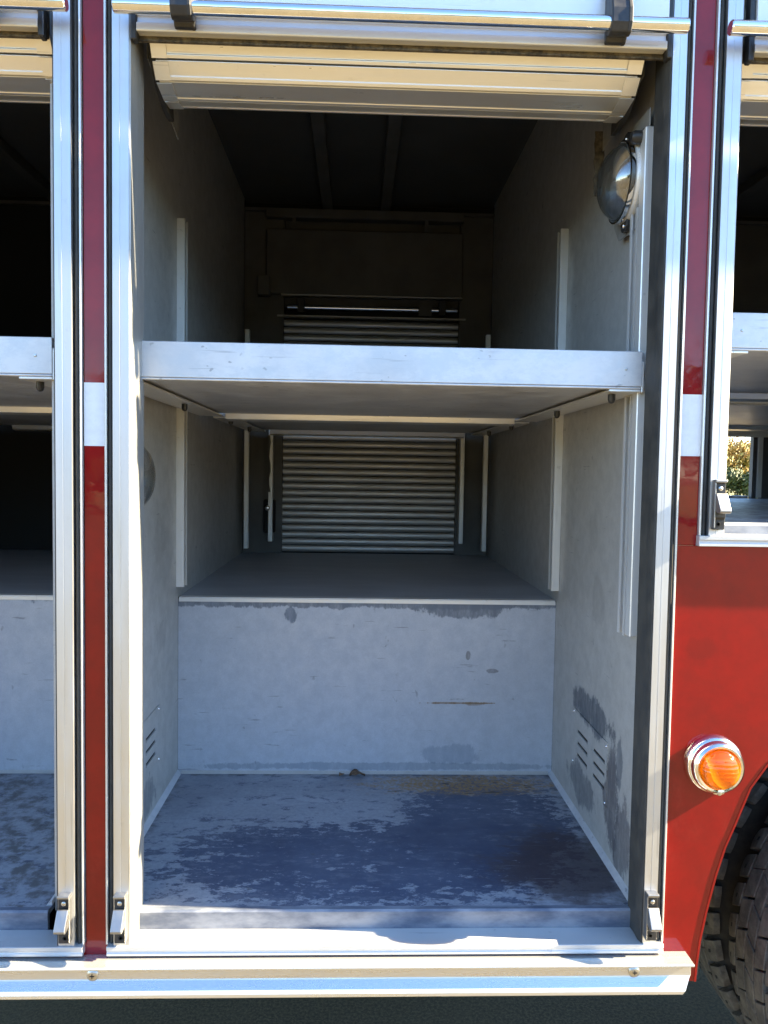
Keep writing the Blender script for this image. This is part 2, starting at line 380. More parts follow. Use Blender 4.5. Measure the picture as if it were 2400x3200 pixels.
# ------------------------------------------------------------------ the truck
T = empty('fire_truck', (0, 0, 0))
tag(T, 'red fire truck with open empty side compartments and raised shutters', 'fire truck')

FZ, DZ, CZ = .735, 1.297, 3.0          # low floor, deck, ceiling
HZ = 2.568                            # underside of the raised shutters
YB, YF = .82, 2.17                    # low back wall, far side

# --- body panels -------------------------------------------------
def pillar(x0, x1, z0, zt):
    p = box('pillar', x0, x1, 0, .06, z0, zt, 'red', T, .002)
    box('reflective_stripe', x0 + .001, x1 - .001, -.0012, .0004, 1.745, 1.874, 'tape', p)
    return p
pillar(-.5625, -.5165, .655, 2.75)
# right-hand panel: pillar above, wider panel with the wheel arch below
arch = [(.7555, .60), (.757, .63), (.763, .69), (.775, .757), (.793, .837), (.811, .90), (.831, .950), (.861, 1.030), (.897, 1.082), (.95, 1.135), (1.03, 1.19), (1.13, 1.23), (1.26, 1.26), (1.5, 1.28), (1.74, 1.26), (1.87, 1.23), (1.97, 1.19), (2.05, 1.135), (2.11, 1.07), (2.16, .98), (2.20, .85), (2.22, .70), (2.225, .60)]
prof = [(.675, .60), (.675, 1.556)] + [(2.4, 1.556), (2.4, .60)] + arch[::-1]
rp = prism('side_panel', prof, 'Y', 0, .012, 'red', T, .0015)
p = box('pillar', .675, .7215, 0, .06, 1.5565, 2.75, 'red', T, .002)
box('reflective_stripe', .676, .7205, -.0012, .0004, 1.745, 1.874, 'tape', p)
# rolled lip along the wheel arch
def ribbon(name, pts, y0, y1, th, mat, parent):
    v = []; f = []
    for i, (x, z) in enumerate(pts):
        a = Vector(pts[max(i - 1, 0)]); b = Vector(pts[min(i + 1, len(pts) - 1)]); n = Vector((-(b - a).y, (b - a).x)).normalized()
        for (yy, t_) in ((y0, 0), (y1, 0), (y1, th), (y0, th)): v.append((x + n.x * t_, yy, z + n.y * t_))
    for i in range(len(pts) - 1):
        for k in range(4): f.append((i * 4 + k, i * 4 + (k + 1) % 4, i * 4 + 4 + (k + 1) % 4, i * 4 + 4 + k))
    f += [(0, 1, 2, 3), tuple(len(v) - 4 + k for k in range(4))]
    return link(name, mesh(name, v, f, smooth=True, sharp=50), mat, parent)
ribbon('arch_lip', [(x - .0015, z) for x, z in arch], -.0012, .02, .0045, 'red', rp)
ribbon('arch_liner', [(x + .012, z + .0) for x, z in arch], .021, .95, .004, 'dark', rp)
box('liner_back', .77, 2.2, .951, .96, .3, 1.27, 'dark', rp)
# lower skirt behind the rub rail, header, roof, ends, underside
box('skirt_panel', -2.3, .7545, .001, .03, .60, .6938, 'red', T)
box('upper_panel', -2.3, 2.4, .02, .05, 2.752, 3.06, 'red', T)
box('roof_panel', -2.3, 2.4, .051, 2.38, 3.03, 3.06, 'track', T)
box('end_panel', -2.33, -2.301, .0, 2.38, .6, 3.06, 'red', T)
box('end_panel', 2.401, 2.43, .0, 2.38, .6, 3.06, 'red', T)
box('underside_panel', -2.3, .752, .031, 2.38, .60, .62, 'dark', T)
box('added_far_shade', -2.3, 2.4, 2.34, 2.38, .32, .597, 'dark', T)  # unseen board added to cut daylight reaching the ground below
box('added_shade_block', -1.9, .55, 1.25, 1.95, .24, .597, 'dark', T, .03, 3)  # unseen block added to darken the ground beneath the body
box('chassis_beam', -2.3, 3.0, .95, 1.05, .45, .597, 'dark', T)

# --- door frames (tracks) ----------------------------------------
def track(face0, face1, inner, z0, z1, seal_side, ret='jamb', ext=.08):
    if ret != 'jamb': ext = .058
    """upright shutter track: bright face, recessed weather seal beside it, thin bright edge. inner=+1: opening lies on +X"""
    w = face1 - face0
    pr = [(face0, -.013), (face0 + w * .44, -.013), (face0 + w * .45, -.0124), (face0 + w * .49, -.0124), (face0 + w * .5, -.013), (face1, -.013), (face1, .055), (face0, .055)]
    t = prism('door_track', pr, 'Z', z0, z1, 'track', T)
    o0, o1 = (face0 - .0138, face0 - .0005) if inner > 0 else (face1 + .0005, face1 + .0138)
    prism('weather_seal', [(o0, .004), (o0 + .003, -.0035), ((o0 + o1) / 2, -.0055), (o1 - .003, -.0035), (o1, .004), (o1, .02), (o0, .02)], 'Z', z0, z1, 'seal', t, smooth=True)
    e0, e1 = (o0 - .0042, o0 - .0003) if inner > 0 else (o1 + .0003, o1 + .0042)
    box('edge_trim', e0, e1, -.0085, .004, z0, z1, 'trim', t, .0008)
    x = face1 if inner > 0 else face0
    a, b = (x + .0003, x + .003) if inner > 0 else (x - .003, x - .0003)
    if ret == 'jamb':
        prism('return_flange', [(a, -.0115), (b, -.010), (b + .001, .03), (b, ext), (a, ext)], 'Z', z0 - .004, z1, 'jamb', t)
    else:
        pr = [(b, -.011), (a, -.011), (a - .0035, .0), (a - .002, .03), (a - .0045, .06), (a, ext), (b, ext)]
        prism('inner_seal', pr, 'Z', z0, z1, 'seal', t, smooth=True)
    return t
ZS = .6945
TL = track(-.500, -.467, 1, ZS + .0003, 2.74, -1)
TR = track(.628, .657, -1, ZS + .0003, 2.74, 1, 'seal')
TLL = track(-.615, -.582, -1, ZS + .0003, 2.74, 1, 'seal')
TRR = track(.739, .770, 1, 1.5783, 2.74, -1)

# --- catches ------------------------------------------------------
def catch(cx, z0, flip=1):
    w = .0115
    body = [(-.0132, z0), (-.026, z0), (-.026, z0 + .021), (-.029, z0 + .026), (-.029, z0 + .062), (-.026, z0 + .074), (-.026, z0 + .096), (-.031, z0 + .098), (-.030, z0 + .103), (-.0132, z0 + .103)]
    c = prism('door_catch', body, 'X', cx - w, cx + w, 'plastic', T, .001)
    ramp = [(-.0295, z0 + .076), (-.0335, z0 + .076), (-.054, z0 + .042), (-.054, z0 + .038), (-.050, z0 + .035), (-.040, z0 + .035), (-.0295, z0 + .040)]
    prism('catch_ramp', ramp, 'X', cx - w, cx + w, 'silver', c, .0012, seg=2)
    box('catch_cap', cx - w - .0008, cx + w + .0008, -.0325, -.0133, z0 + .0985, z0 + .1045, 'silver', c, .0015, 2)
    box('side_fin', cx + flip * (w + .0003) - .0012, cx + flip * (w + .0003) + .0012, -.0305, -.0133, z0 + .004, z0 + .0985, 'silver', c, .0006)
    s_ = lathe('screw', [(0, .0), (.0052, 0), (.0048, .002), (.003, .0032), (0, .0034)], 14, 'steel', c, (cx, -.0255, z0 + .086))
    lathe('bolt_hole', [(0, 0), (.0048, 0), (.0052, .0008), (.0035, .0009), (.0033, .0002), (0, .0002)], 14, 'dark', c, (cx + flip * .002, -.0258, z0 + .0115))
    return c
catch(-.4835, .708, 1); catch(-.5985, .708, 1); catch(.6415, .708, -1); catch(.7545, 1.592, -1)

# --- sills --------------------------------------------------------
def sill(x0, x1, z0, zt, back, lip_z):
    """stepped threshold: ribbed front face, flat tread, upturned lip of the floor behind"""
    pr = [(-.016, z0), (-.016, z0 + .006), (-.0145, z0 + .007), (-.0145, zt - .0095), (-.017, zt - .0085), (-.017, zt), (back, zt + .0005), (back, z0)]
    s_ = prism('door_sill', pr, 'X', x0, x1, 'sill', T, .0007)
    return s_
sill(-.5145, .673, .674, ZS, .046, FZ)
sill(-2.3, -.5645, .674, ZS, .046, FZ)
sill(.7185, 2.4, 1.556, 1.578, .05, 1.6)

# --- rub rail -----------------------------------------------------
RRP = [(-.0005, .669), (-.047, .669), (-.0485, .6675), (-.0485, .6645), (-.047, .6635), (-.033, .6625), (-.0305, .660), (-.030, .634), (-.031, .6315), (-.0455, .6135), (-.0475, .6115), (-.0475, .604), (-.046, .6025), (-.0005, .6025)]
n_ = len(RRP); xe = lambda z: .728 if z > .634 else .728 - (.634 - z) * .75      # lower corner cut off at an angle
rr = link('rub_rail', mesh('rub_rail', [(-2.3, y, z) for y, z in RRP] + [(xe(z), y, z) for y, z in RRP],
    [tuple(range(n_)), tuple(range(2 * n_ - 1, n_ - 1, -1))] + [(i, (i + 1) % n_, n_ + (i + 1) % n_, n_ + i) for i in range(n_)], bevel=.0006), 'rub', T)
for x, tw in ((-.538, .3), (.605, .1), (-1.4, .8)):
    s_ = lathe('screw', [(0, 0), (.0125, 0), (.0125, .0016), (.0105, .0034), (.006, .0046), (0, .005)], 24, 'steel', rr, (x, -.0303, .6435))
    boxes('screw_slot', [(x - .0048, x + .0048, -.0359, -.0333, .6426, .6444), (x - .0009, x + .0009, -.0358, -.0333, .6387, .6483)], 'dark', s_)
# --- compartments -------------------------------------------------
def channel(name, x_wall, sgn, y, z0, z1, parent, d=.025, w=.040, mat='strut'):
    """upright C channel on a side wall, open towards the compartment; sgn = direction into the compartment"""
    a, b = x_wall + sgn * .0006, x_wall + sgn * d
    t = .0035
    def B(xa, xb, ya, yb): return (min(xa, xb), max(xa, xb), ya, yb, z0, z1)
    L = [B(a, b, y, y + t), B(a, b, y + w - t, y + w), B(a, a + sgn * t, y + t, y + w - t),
         B(b - sgn * t, b, y + t, y + t + .006), B(b - sgn * t, b, y + w - t - .006, y + w - t)]
    return boxes(name, L, mat, parent)
def compartment(x0, x1, jl, jr, low=True, far_open=False, floorz=FZ, vents=True):
    """shell between side walls x0,x1; jl/jr = clear opening at the front"""
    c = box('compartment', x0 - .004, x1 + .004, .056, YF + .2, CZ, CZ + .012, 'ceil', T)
    wz0 = floorz - .02
    if low:
        lw = box('side_wall', x0 - .012, x0, .0855, YB, wz0, CZ - .0005, 'wall', c); rw = box('side_wall', x1, x1 + .012, .0855, YB, wz0, CZ - .0005, 'wall', c)
        box('side_wall', x0 - .012, x0 - .001, YB + .0005, YF, DZ, CZ - .0005, 'wall', c); box('side_wall', x1 + .001, x1 + .012, YB + .0005, YF, DZ, CZ - .0005, 'wall', c)
    else:
        lw = box('side_wall', x0 - .012, x0, .0855, YF, wz0, CZ - .0005, 'wall', c); rw = box('side_wall', x1, x1 + .012, .0855, YF, wz0, CZ - .0005, 'wall', c)
    box('front_return', x0 - .012, jl, .0805, .085, wz0, CZ - .0005, 'jamb', c); box('front_return', jr, x1 + .012, .0805, .085, wz0, CZ - .0005, 'jamb', c)
    # floor with a turned-down front lip
    yb = YB if low else YF + .03
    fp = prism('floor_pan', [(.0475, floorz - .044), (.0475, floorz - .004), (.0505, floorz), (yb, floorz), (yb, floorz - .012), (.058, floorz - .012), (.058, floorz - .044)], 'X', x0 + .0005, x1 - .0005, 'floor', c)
    prism('floor_lip', [(.0463, floorz - .0445), (.0463, floorz - .003), (.0495, floorz + .0013), (.062, floorz + .0013), (.062, floorz + .0003), (.0497, floorz + .0003), (.0471, floorz - .003), (.0471, floorz - .0445)], 'X', x0 + .001, x1 - .001, 'lip', fp)
    if low:
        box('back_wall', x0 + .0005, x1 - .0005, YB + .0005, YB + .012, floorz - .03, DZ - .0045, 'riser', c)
        dk = box('deck', x0 - .0005, x1 + .0005, YB + .0125, YF + .03, DZ - .012, DZ, 'deck', c)
        box('edge_strip', x0 + .003, x1 - .003, YB - .004, YB + .03, DZ + .0004, DZ + .0035, 'strut', dk, .001)
        box('edge_strip', x0 + .003, x1 - .003, YB - .004, YB, DZ - .012, DZ + .0002, 'strut', dk, .0008)
        # weld fillets in the floor corners
        for s_, x in ((1, x0), (-1, x1)):
            prism('sealant_bead', [(x + s_ * .0002, floorz + .0003), (x + s_ * .013, floorz + .0003), (x + s_ * .006, floorz + .005), (x + s_ * .0002, floorz + .012)], 'Y', .07, YB - .002, 'shelf', fp, smooth=True)
        prism('sealant_bead', [(YB - .0002, floorz + .0003), (YB - .010, floorz + .0003), (YB - .004, floorz + .004), (YB - .0002, floorz + .008)], 'X', x0 + .012, x1 - .012, 'wall', fp, smooth=True)
        # side struts
        for y, z0, z1 in ((.79, 1.335, 2.46), (2.0, 1.335, 2.35)):
            for xw, sg in ((x0, 1), (x1, -1)):
                k = .0 if y < 1 else .030
                channel('shelf_track', xw + sg * k, sg, y, z0, z1, c, d=.025 if y < 1 else .020, w=.045 if y < 1 else .03)
        if vents: channel('shelf_track', x1, -1, .125, 1.335, 2.30, c, d=.026, w=.045)
    # far side: wall with closed shutter
    return c, lw, rw
MAIN = (-.56, .64); LEFT = (-1.80, -.66); RIGHT = (.70, 2.36)
cm, cm_l, cm_r = compartment(*MAIN, -.464, .630)
cl, cl_l, cl_r = compartment(*LEFT, -1.70, -.618, vents=False)
cr, cr_l, cr_r = compartment(*RIGHT, .773, 2.25, low=False, floorz=1.60)
# ceiling ribs
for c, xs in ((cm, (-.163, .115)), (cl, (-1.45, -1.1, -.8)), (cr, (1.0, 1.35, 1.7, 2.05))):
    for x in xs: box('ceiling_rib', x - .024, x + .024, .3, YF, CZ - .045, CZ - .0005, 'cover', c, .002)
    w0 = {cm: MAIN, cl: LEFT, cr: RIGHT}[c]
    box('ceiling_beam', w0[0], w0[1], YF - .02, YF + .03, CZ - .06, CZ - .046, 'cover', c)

def far_side(c, x0, x1, d0, d1, zb):
    """inside of the far shutter: jambs, slats, lift bar, coil cover"""
    boxes('far_jamb', [(x0 + .001, d0, YF, YF + .03, zb, CZ - .061), (d1, x1 - .001, YF, YF + .03, zb, CZ - .061), (d0 + .0002, d1 - .0002, YF + .05, YF + .06, 2.5, CZ - .061)], 'farwall', c)
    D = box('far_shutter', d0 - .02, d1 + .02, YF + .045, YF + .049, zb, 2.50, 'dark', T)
    h = .0345; prof = []
    for i in range(9):
        a = i / 8; prof.append((-.0055 * math.sin(math.pi * a) ** .6, .0010 + (h - .0035) * a))
    prof += [(.004, h - .0025), (.004, .0010)]
    n = len(prof); vs = [(d0, y, z) for y, z in prof] + [(d1, y, z) for y, z in prof]
    fs = [tuple(range(n)), tuple(range(2 * n - 1, n - 1, -1))] + [(i, (i + 1) % n, n + (i + 1) % n, n + i) for i in range(n)]
    xm = (d0 + d1) / 2
    me = mesh('slat', [(x - xm, y, z) for x, y, z in vs], fs, smooth=True, sharp=40)
    k = 0; z = zb + .004
    while z < 2.43:
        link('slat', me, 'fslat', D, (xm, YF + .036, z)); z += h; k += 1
    # closing edges seen from inside
    for x in (d0 - .0085, d1 + .0005):
        box('guide_rail', x, x + .008, YF + .004, YF + .044, zb, 2.44, 'seal', D)
    box('shutter_head', d0 - .03, d1 + .03, YF - .012, YF + .03, 2.445, 2.452, 'fslat', D)
    rod('lift_bar', (d0 + .02, YF + .005, 2.492), (d1 - .01, YF + .005, 2.492), .0125, 'chrome', D)
    for x in (d0 + .085, d1 - .085): box('bar_bracket', x - .017, x + .017, YF - .02, YF + .028, 2.462, 2.535, 'plastic', D, .003)
    box('bar_label', d1 - .20, d1 - .135, YF - .0105, YF - .009, 2.462, 2.51, 'cover', D)
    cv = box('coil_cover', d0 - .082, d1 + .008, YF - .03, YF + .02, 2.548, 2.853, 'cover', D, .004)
    box('cover_flange', d0 - .01, d1 + .01, YF - .034, YF + .0, 2.540, 2.5475, 'fslat', D, .001)
    box('support_beam', d0 - .085, d1 + .012, YF - .04, YF + .02, 2.905, 2.948, 'cover', D, .003)
    for x in (d0 + .05, d1 - .17): box('beam_hanger', x - .009, x + .009, YF - .038, YF - .03, 2.853, 2.905, 'cover', D)
    box('strap_box', d0 - .115, d0 - .06, YF - .08, YF - .031, 2.53, 2.62, 'cover', D, .002)
    # door jamb profile
    for x in (d0 - .062, d1 + .013): box('far_track', x, x + .022, YF - .045, YF - .0005, zb + .06, 2.0, 'strut', D, .002)
    return D
far_side(cm, *MAIN, -.37, .482, DZ + .0005)
box('far_wall', LEFT[0] + .001, LEFT[1] - .001, YF, YF + .03, DZ + .0005, CZ - .061, 'dark', cl)
box('junction_box', -1.20, -1.13, YF - .03, YF - .0005, 1.62, 1.80, 'cover', cl, .002)
# pull strap and latch hardware at the far left jamb
fl = box('far_latch', -.455, -.40, YF - .035, YF - .0006, 1.40, 1.56, 'dark', T, .004)
lathe('latch_knob', [(0, 0), (.013, 0), (.013, .012), (.008, .016), (0, .017)], 16, 'chrome', fl, (-.435, YF - .036, 1.52))
sp = []
for i in range(9): sp.append((-.43 + .004 * math.sin(i * 1.7), 1.87 - i * .034))
v = []; f = []
for i, (x, z) in enumerate(sp):
    v += [(x - .006, YF - .05, z), (x + .006, YF - .05, z), (x + .006, YF - .047, z), (x - .006, YF - .047, z)]
    if i: 
        for k in range(4): f.append((i * 4 - 4 + k, i * 4 - 4 + (k + 1) % 4, i * 4 + (k + 1) % 4, i * 4 + k))
f += [(0, 1, 2, 3), (32, 33, 34, 35)]
link('pull_strap', mesh('pull_strap', v, f), 'cover', fl)

# right compartment: far doorway open to the lawn
boxes('far_jamb', [(RIGHT[0], 2.36, YF, YF + .03, 1.918, CZ - .061), (1.965, 1.985, YF, YF + .03, 1.60, 1.9175), (2.012, 2.36, YF, YF + .03, 1.60, 1.9175)], 'ceil', cr)
box('far_post', 1.986, 2.011, YF - .01, YF + .03, 1.605, 1.9175, 'strut', cr, .002)
box('far_sill', RIGHT[0], 1.965, YF + .031, YF + .08, 1.575, 1.612, 'sill', cr, .002)
box('far_lintel', RIGHT[0], 2.34, YF - .03, YF - .0005, 1.905, 1.935, 'strut', cr, .002)

box('far_panel', -2.3, .69, YF + .062, YF + .075, .62, 3.029, 'dark', T)
box('far_panel', .69, 2.4, YF + .062, YF + .075, 1.93, 3.029, 'dark', T)
box('partition', -.652, -.580, .09, YF + .061, .625, 3.0, 'dark', T)
box('partition', .656, .684, .09, YF + .061, .625, 3.0, 'dark', T)
box('drip_rail', -2.3, 2.4, -.070, .018, 2.850, 2.872, 'track', T, .003)
# --- shelves ------------------------------------------------------
def shelf(x0, x1, y0, y1, zb, lip, parent=T, rails=True, back=True, bx0=None, bx1=None):
    s_ = prism('shelf', [(y0 + .0045, zb + .004), (y0 + .0045, zb), (y1, zb), (y1, zb + .004)], 'X', x0, x1, 'shelf', parent)
    prism('front_lip', [(y0, zb + .0005), (y0, zb + lip), (y0 + .003, zb + lip + .001), (y0 + .012, zb + lip + .001), (y0 + .012, zb + lip - .002), (y0 + .0042, zb + lip - .002), (y0 + .0042, zb + .0005)], 'X', x0, x1, 'shelf', s_, .0006)
    box('front_edge', x0, x1 - .0, y0 + .0005, y0 + .018, zb - .0055, zb - .0003, 'shelf', s_, .002, 2)
    for x in (x0 + .0005, x1 - .0045): box('side_lip', x, x + .004, y0 + .0125, y1 - .002, zb + .0042, zb + lip, 'shelf', s_)
    for xx in (x0 + .05, x1 - .035):
        if rails: lathe('lip_rivet', [(0, 0), (.0035, 0), (.0028, .0014), (0, .002)], 10, 'steel', s_, (xx, y0 - .0001, zb + lip * .5))
    if back:
        a, b = bx0 or x0, bx1 or x1
        prism('rear_lip', [(y1 - .014, zb - .0003), (y1 - .006, zb - .020), (y1 + .02, zb - .026), (y1 + .02, zb - .0003)], 'X', a, b, 'slat', s_, .001)
    if rails:
        for (a, b, w) in ((x0 - .004, x0 + .066, 0), (x1 - .070, x1 - .0005, 1)):
            r = box('support_angle', a, b, y0 + .001, y1 - .012, zb - .011, zb - .006, 'strut', s_, .0008)
            w0 = (x0 - .010, x0 - .0045) if w == 0 else (x1 + .0005, x1 + .0055)
            box('support_angle', w0[0], w0[1], y0 + .001, y1 - .012, zb - .012, zb + .055, 'strut', s_, .0008)
            for yy in (y0 + .055, y0 + .53):
                x = (a + b) / 2 - (.012 if w else -.012)
                lathe('bolt_cap', [(0, 0), (.0085, 0), (.0085, .012), (.0065, .018), (.003, .0205), (0, .021)], 14, 'plastic', s_, (x, yy, zb - .0115), 'Z', rot=(math.pi, 0, 0))
    return s_
shelf(-.535, .6165, .07, 1.09, 1.896, .076, bx0=-.46, bx1=.545)
shelf(-.50, .60, 1.12, 2.03, 1.893, .05, bx0=-.415, bx1=.50)
shelf(-1.77, -.6535, .07, .99, 1.898, .077, bx0=-1.7, bx1=-.67)
shelf(-1.74, -.675, 1.03, 2.03, 1.893, .05, bx0=-1.6, bx1=-.74)
shelf(.785, 2.3, .07, .95, 1.985, .076, bx0=.80, bx1=2.2)
shelf(.80, 2.28, 1.0, 2.05, 1.955, .05, bx0=.82, bx1=2.2, rails=False)

# --- raised roll-up shutters -------------------------------------
def shutter(x0, x1, b0, b1, br, el=.034, er=.050):
    """door coiled up behind the head of the opening; bottom rail, lift bar and brackets hang in front"""
    d0, d1 = x0 + el, x1 - er
    coil = [(.2 + .115 * math.cos(a), 2.69 + .115 * math.sin(a)) for a in [2 * math.pi * i / 24 for i in range(24)]]
    D = prism('roll_up_shutter', coil, 'X', d0 + .012, d1 - .012, 'coilend', T, smooth=True)
    pts = [(.017, 2.573), (.042, 2.5405), (.074, 2.513), (.142, 2.5065), (.19, 2.5145)]
    c = Vector((.17, 2.68))
    for i in range(len(pts) - 1):
        a, b = Vector(pts[i]), Vector(pts[i + 1]); t = (b - a).normalized()
        if i < 3: b = b - t * .0035
        n = (c - (a + b) / 2); n = (n - t * n.dot(t)).normalized()
        # slat: flat face, rolled bead at its foot
        p = [a, a + t * ((b - a).length - .010), a + t * ((b - a).length - .008) - n * .0022, b - t * .001 - n * .0022, b, b + n * .008, a + n * .008]
        prism('slat', [tuple(q) for q in p], 'X', d0, d1, 'slat', D, .0006)
        for e0, e1 in ((d0 - .0058, d0 + .0255), (d1 - .0255, d1 + .0058)):
            q = [a - n * .003 + t * .0015, b - n * .0042 - t * .001, b - n * .0023 - t * .001, a - n * .0005 + t * .0015]
            prism('slat_end_shoe', [tuple(u) for u in q], 'X', e0, e1, 'slat', D)
    # dark rubber keeper along the coil ends
    arc = [(.2 + .178 * math.cos(a), 2.665 + .168 * math.sin(a)) for a in [rad(168 + i * 8) for i in range(15)]]
    inn = [(.2 + .150 * math.cos(a), 2.665 + .142 * math.sin(a)) for a in [rad(168 + i * 8) for i in range(15)]][::-1]
    for e0, e1 in ((d0 - .018, d0 - .0065), (d1 + .0065, d1 + .018)):
        prism('end_roller', arc + inn, 'X', e0, e1, 'black', D, smooth=True, sharp=30)
    # gusset plates at each end
    for e0, e1 in ((d0 - .026, d0 - .0235), (d1 + .0235, d1 + .026)):
        prism('end_bracket', [(.075, 2.56), (.350, 2.51), (.350, 2.90), (.075, 2.90)], 'X', e0, e1, 'plate', D)
    # head trough with grime
    box('head_brush', x0 + .001, x1 - .001, .0065, .014, 2.559, 2.601, 'coilend', D)
    # bottom rail of the raised door
    pr = [(-.004, 2.568), (-.016, 2.566), (-.018, 2.568), (-.018, 2.582), (-.012, 2.585), (-.010, 2.596), (-.020, 2.601), (-.023, 2.607), (-.023, 2.69), (-.018, 2.70), (.004, 2.70), (.006, 2.568)]
    R = prism('bottom_rail', pr, 'X', x0 + .012, x1 - .012, 'rail', D, .0006)
    for e0, e1 in ((x0 + .0005, x0 + .0117), (x1 - .0117, x1 - .0005)):
        box('rail_end_guide', e0, e1, -.017, .0055, 2.55, 2.69, 'plastic', D, .002)
    rod('lift_bar', (b0, -.055, 2.591), (b1, -.055, 2.591), .0142, 'chrome', D, 28, .002)
    for x in br:
        pr = [(-.0235, 2.565), (-.0235, 2.68), (-.036, 2.685), (-.060, 2.66), (-.074, 2.612), (-.0745, 2.585), (-.066, 2.570), (-.052, 2.568), (-.040, 2.574), (-.034, 2.566)]
        prism('bar_bracket', pr, 'X', x - .021, x + .021, 'plastic', D, .003, seg=2)
        prism('bracket_flange', [(y_ * 1.0 - .002 if y_ < -.03 else y_, z_) for y_, z_ in pr], 'X', x + .0125, x + .0195, 'black', D, .001)
    return D
shutter(-.463, .626, -.484, .640, (-.352, .503))
shutter(-1.70, -.632, -1.72, -.573, (-1.6, -.735), er=.008)
shutter(.783, 2.25, .724, 2.27, (.90, 2.1), el=.008)
# pull strap hanging behind the coil at the right
v = []; f = []
for i in range(12):
    z = 2.56 - i * .0145; x = .592 + .0015 * math.sin(i * 2.1); y = .345
    v += [(x - .012, y, z), (x + .012, y, z), (x + .012, y + .003, z), (x - .012, y + .003, z)]
    if i:
        for k in range(4): f.append((i * 4 - 4 + k, i * 4 - 4 + (k + 1) % 4, i * 4 + (k + 1) % 4, i * 4 + k))
f += [(0, 1, 2, 3), (44, 45, 46, 47)]
link('pull_strap', mesh('pull_strap', v, f), 'coilend', T)

# --- dome lamps ---------------------------------------------------
def dome(xw, sg, y, z, toggle):
    ax = '-X' if sg < 0 else 'X'
    o = xw
    L = lathe('dome_lamp', [(0, 0), (.092, 0), (.093, .006), (.090, .013), (.086, .016), (.075, .012), (.04, .008), (0, .006)], 48, 'dish', T, (o, y, z), ax)
    th = .003
    pr = [(.083, .016), (.084, .026), (.080, .034), (.072, .046), (.058, .058), (.040, .0665), (.020, .0705), (0, .0718)]
    pr2 = [(max(r - th, 0), h - th if r < .08 else h) for r, h in pr][::-1]
    lathe('clear_lens', pr + pr2, 48, 'lens', L, (o, y, z), ax, sharp=60)
    lathe('lens_ring', [(.0865, .0165), (.0905, .018), (.0905, .027), (.0865, .0285)], 48, 'chrome', L, (o, y, z), ax, closed=True)
    lathe('bulb_holder', [(0, .0085), (.012, .0085), (.012, .022), (0, .022)], 16, 'plastic', L, (o, y, z), ax)
    lathe('bulb', [(.006, .0225), (.010, .030), (.0098, .036), (.006, .042), (0, .044)], 16, 'lens', L, (o, y, z), ax)
    for s_ in (1, -1):
        zz = z + s_ * .099
        pr = [(y - .024, zz - s_ * .022), (y - .020, zz + s_ * .004), (y - .010, zz + s_ * .013), (y + .010, zz + s_ * .013), (y + .020, zz + s_ * .004), (y + .024, zz - s_ * .022)]
        prism('mounting_ear', pr, 'X', min(o + sg * .0005, o + sg * .012), max(o + sg * .0005, o + sg * .012), 'plastic', L, .002, seg=2)
        lathe('ear_screw', [(0, .0122), (.006, .0122), (.005, .015), (0, .016)], 12, 'chrome', L, (o, y, zz), ax)
    if toggle:
        lathe('switch_boot', [(0, 0), (.019, 0), (.019, .003), (.0145, .0045), (.0145, .022), (.010, .029), (0, .031)], 20, 'plastic', L, (o, y - .083, z + .068), ax)
    return L
pl = prism('lamp_plate', [(.088, 2.500), (.17, 2.505), (.26, 2.495), (.30, 2.44), (.305, 2.31), (.27, 2.268), (.19, 2.262), (.12, 2.262), (.088, 2.30)], 'X', .6215, .6245, 'plate', T, .0008)
box('plate_standoff', .6247, .6395, .13, .28, 2.29, 2.44, 'cover', pl)
dome(.621, -1, .200, 2.380, True)
dome(-.5595, 1, .255, 1.682, False)
# inner frame strip at the right-hand jamb
fs_ = box('front_stile', .6135, .6395, .0858, .118, 1.34, 2.46, 'strut', T, .002)
# --- vents --------------------------------------------------------
def vent(xw, sg, y0, y1, parent):
    a, b = xw + sg * .0006, xw + sg * .0028
    ys = [y0, y0 + .016, y0 + .110, y0 + .162, y0 + .258, y1]; zs = [.862]
    L = []
    zz = [.902, .936, .970]
    # plate built around the slots
    xa, xb = min(a, b), max(a, b)
    L.append((xa, xb, y0, y1, .862, zz[0])); L.append((xa, xb, y0, y1, zz[2] + .008, 1.028))
    for k in range(3):
        za, zb_ = zz[k], zz[k] + .008
        for p, q in ((ys[0], ys[1]), (ys[2], ys[3]), (ys[4], ys[5])): L.append((xa, xb, p, q, za, zb_))
        if k < 2: L.append((xa, xb, y0, y1, zb_, zz[k + 1]))
    V = boxes('vent_cover', L, 'wall', parent)
    for k in range(3):
        for p, q in ((ys[1], ys[2]), (ys[3], ys[4])):
            box('vent_slot', min(xw + sg * .0003, xw + sg * .0009), max(xw + sg * .0003, xw + sg * .0009), p, q, zz[k], zz[k] + .008, 'dark', V)
            box('slot_hood', min(xw + sg * .0029, xw + sg * .0048), max(xw + sg * .0029, xw + sg * .0048), p - .001, q + .001, zz[k] - .0042, zz[k] - .0004, 'wall', V, .0008)
    for y in (y0 + .008, y1 - .008):
        for z in (.872, 1.018): lathe('rivet', [(0, 0), (.004, 0), (.003, .002), (0, .0026)], 10, 'chrome', V, (b, y, z), 'X' if sg > 0 else '-X')
    return V
vent(.64, -1, .28, .585, T); vent(-.56, 1, .28, .585, T)

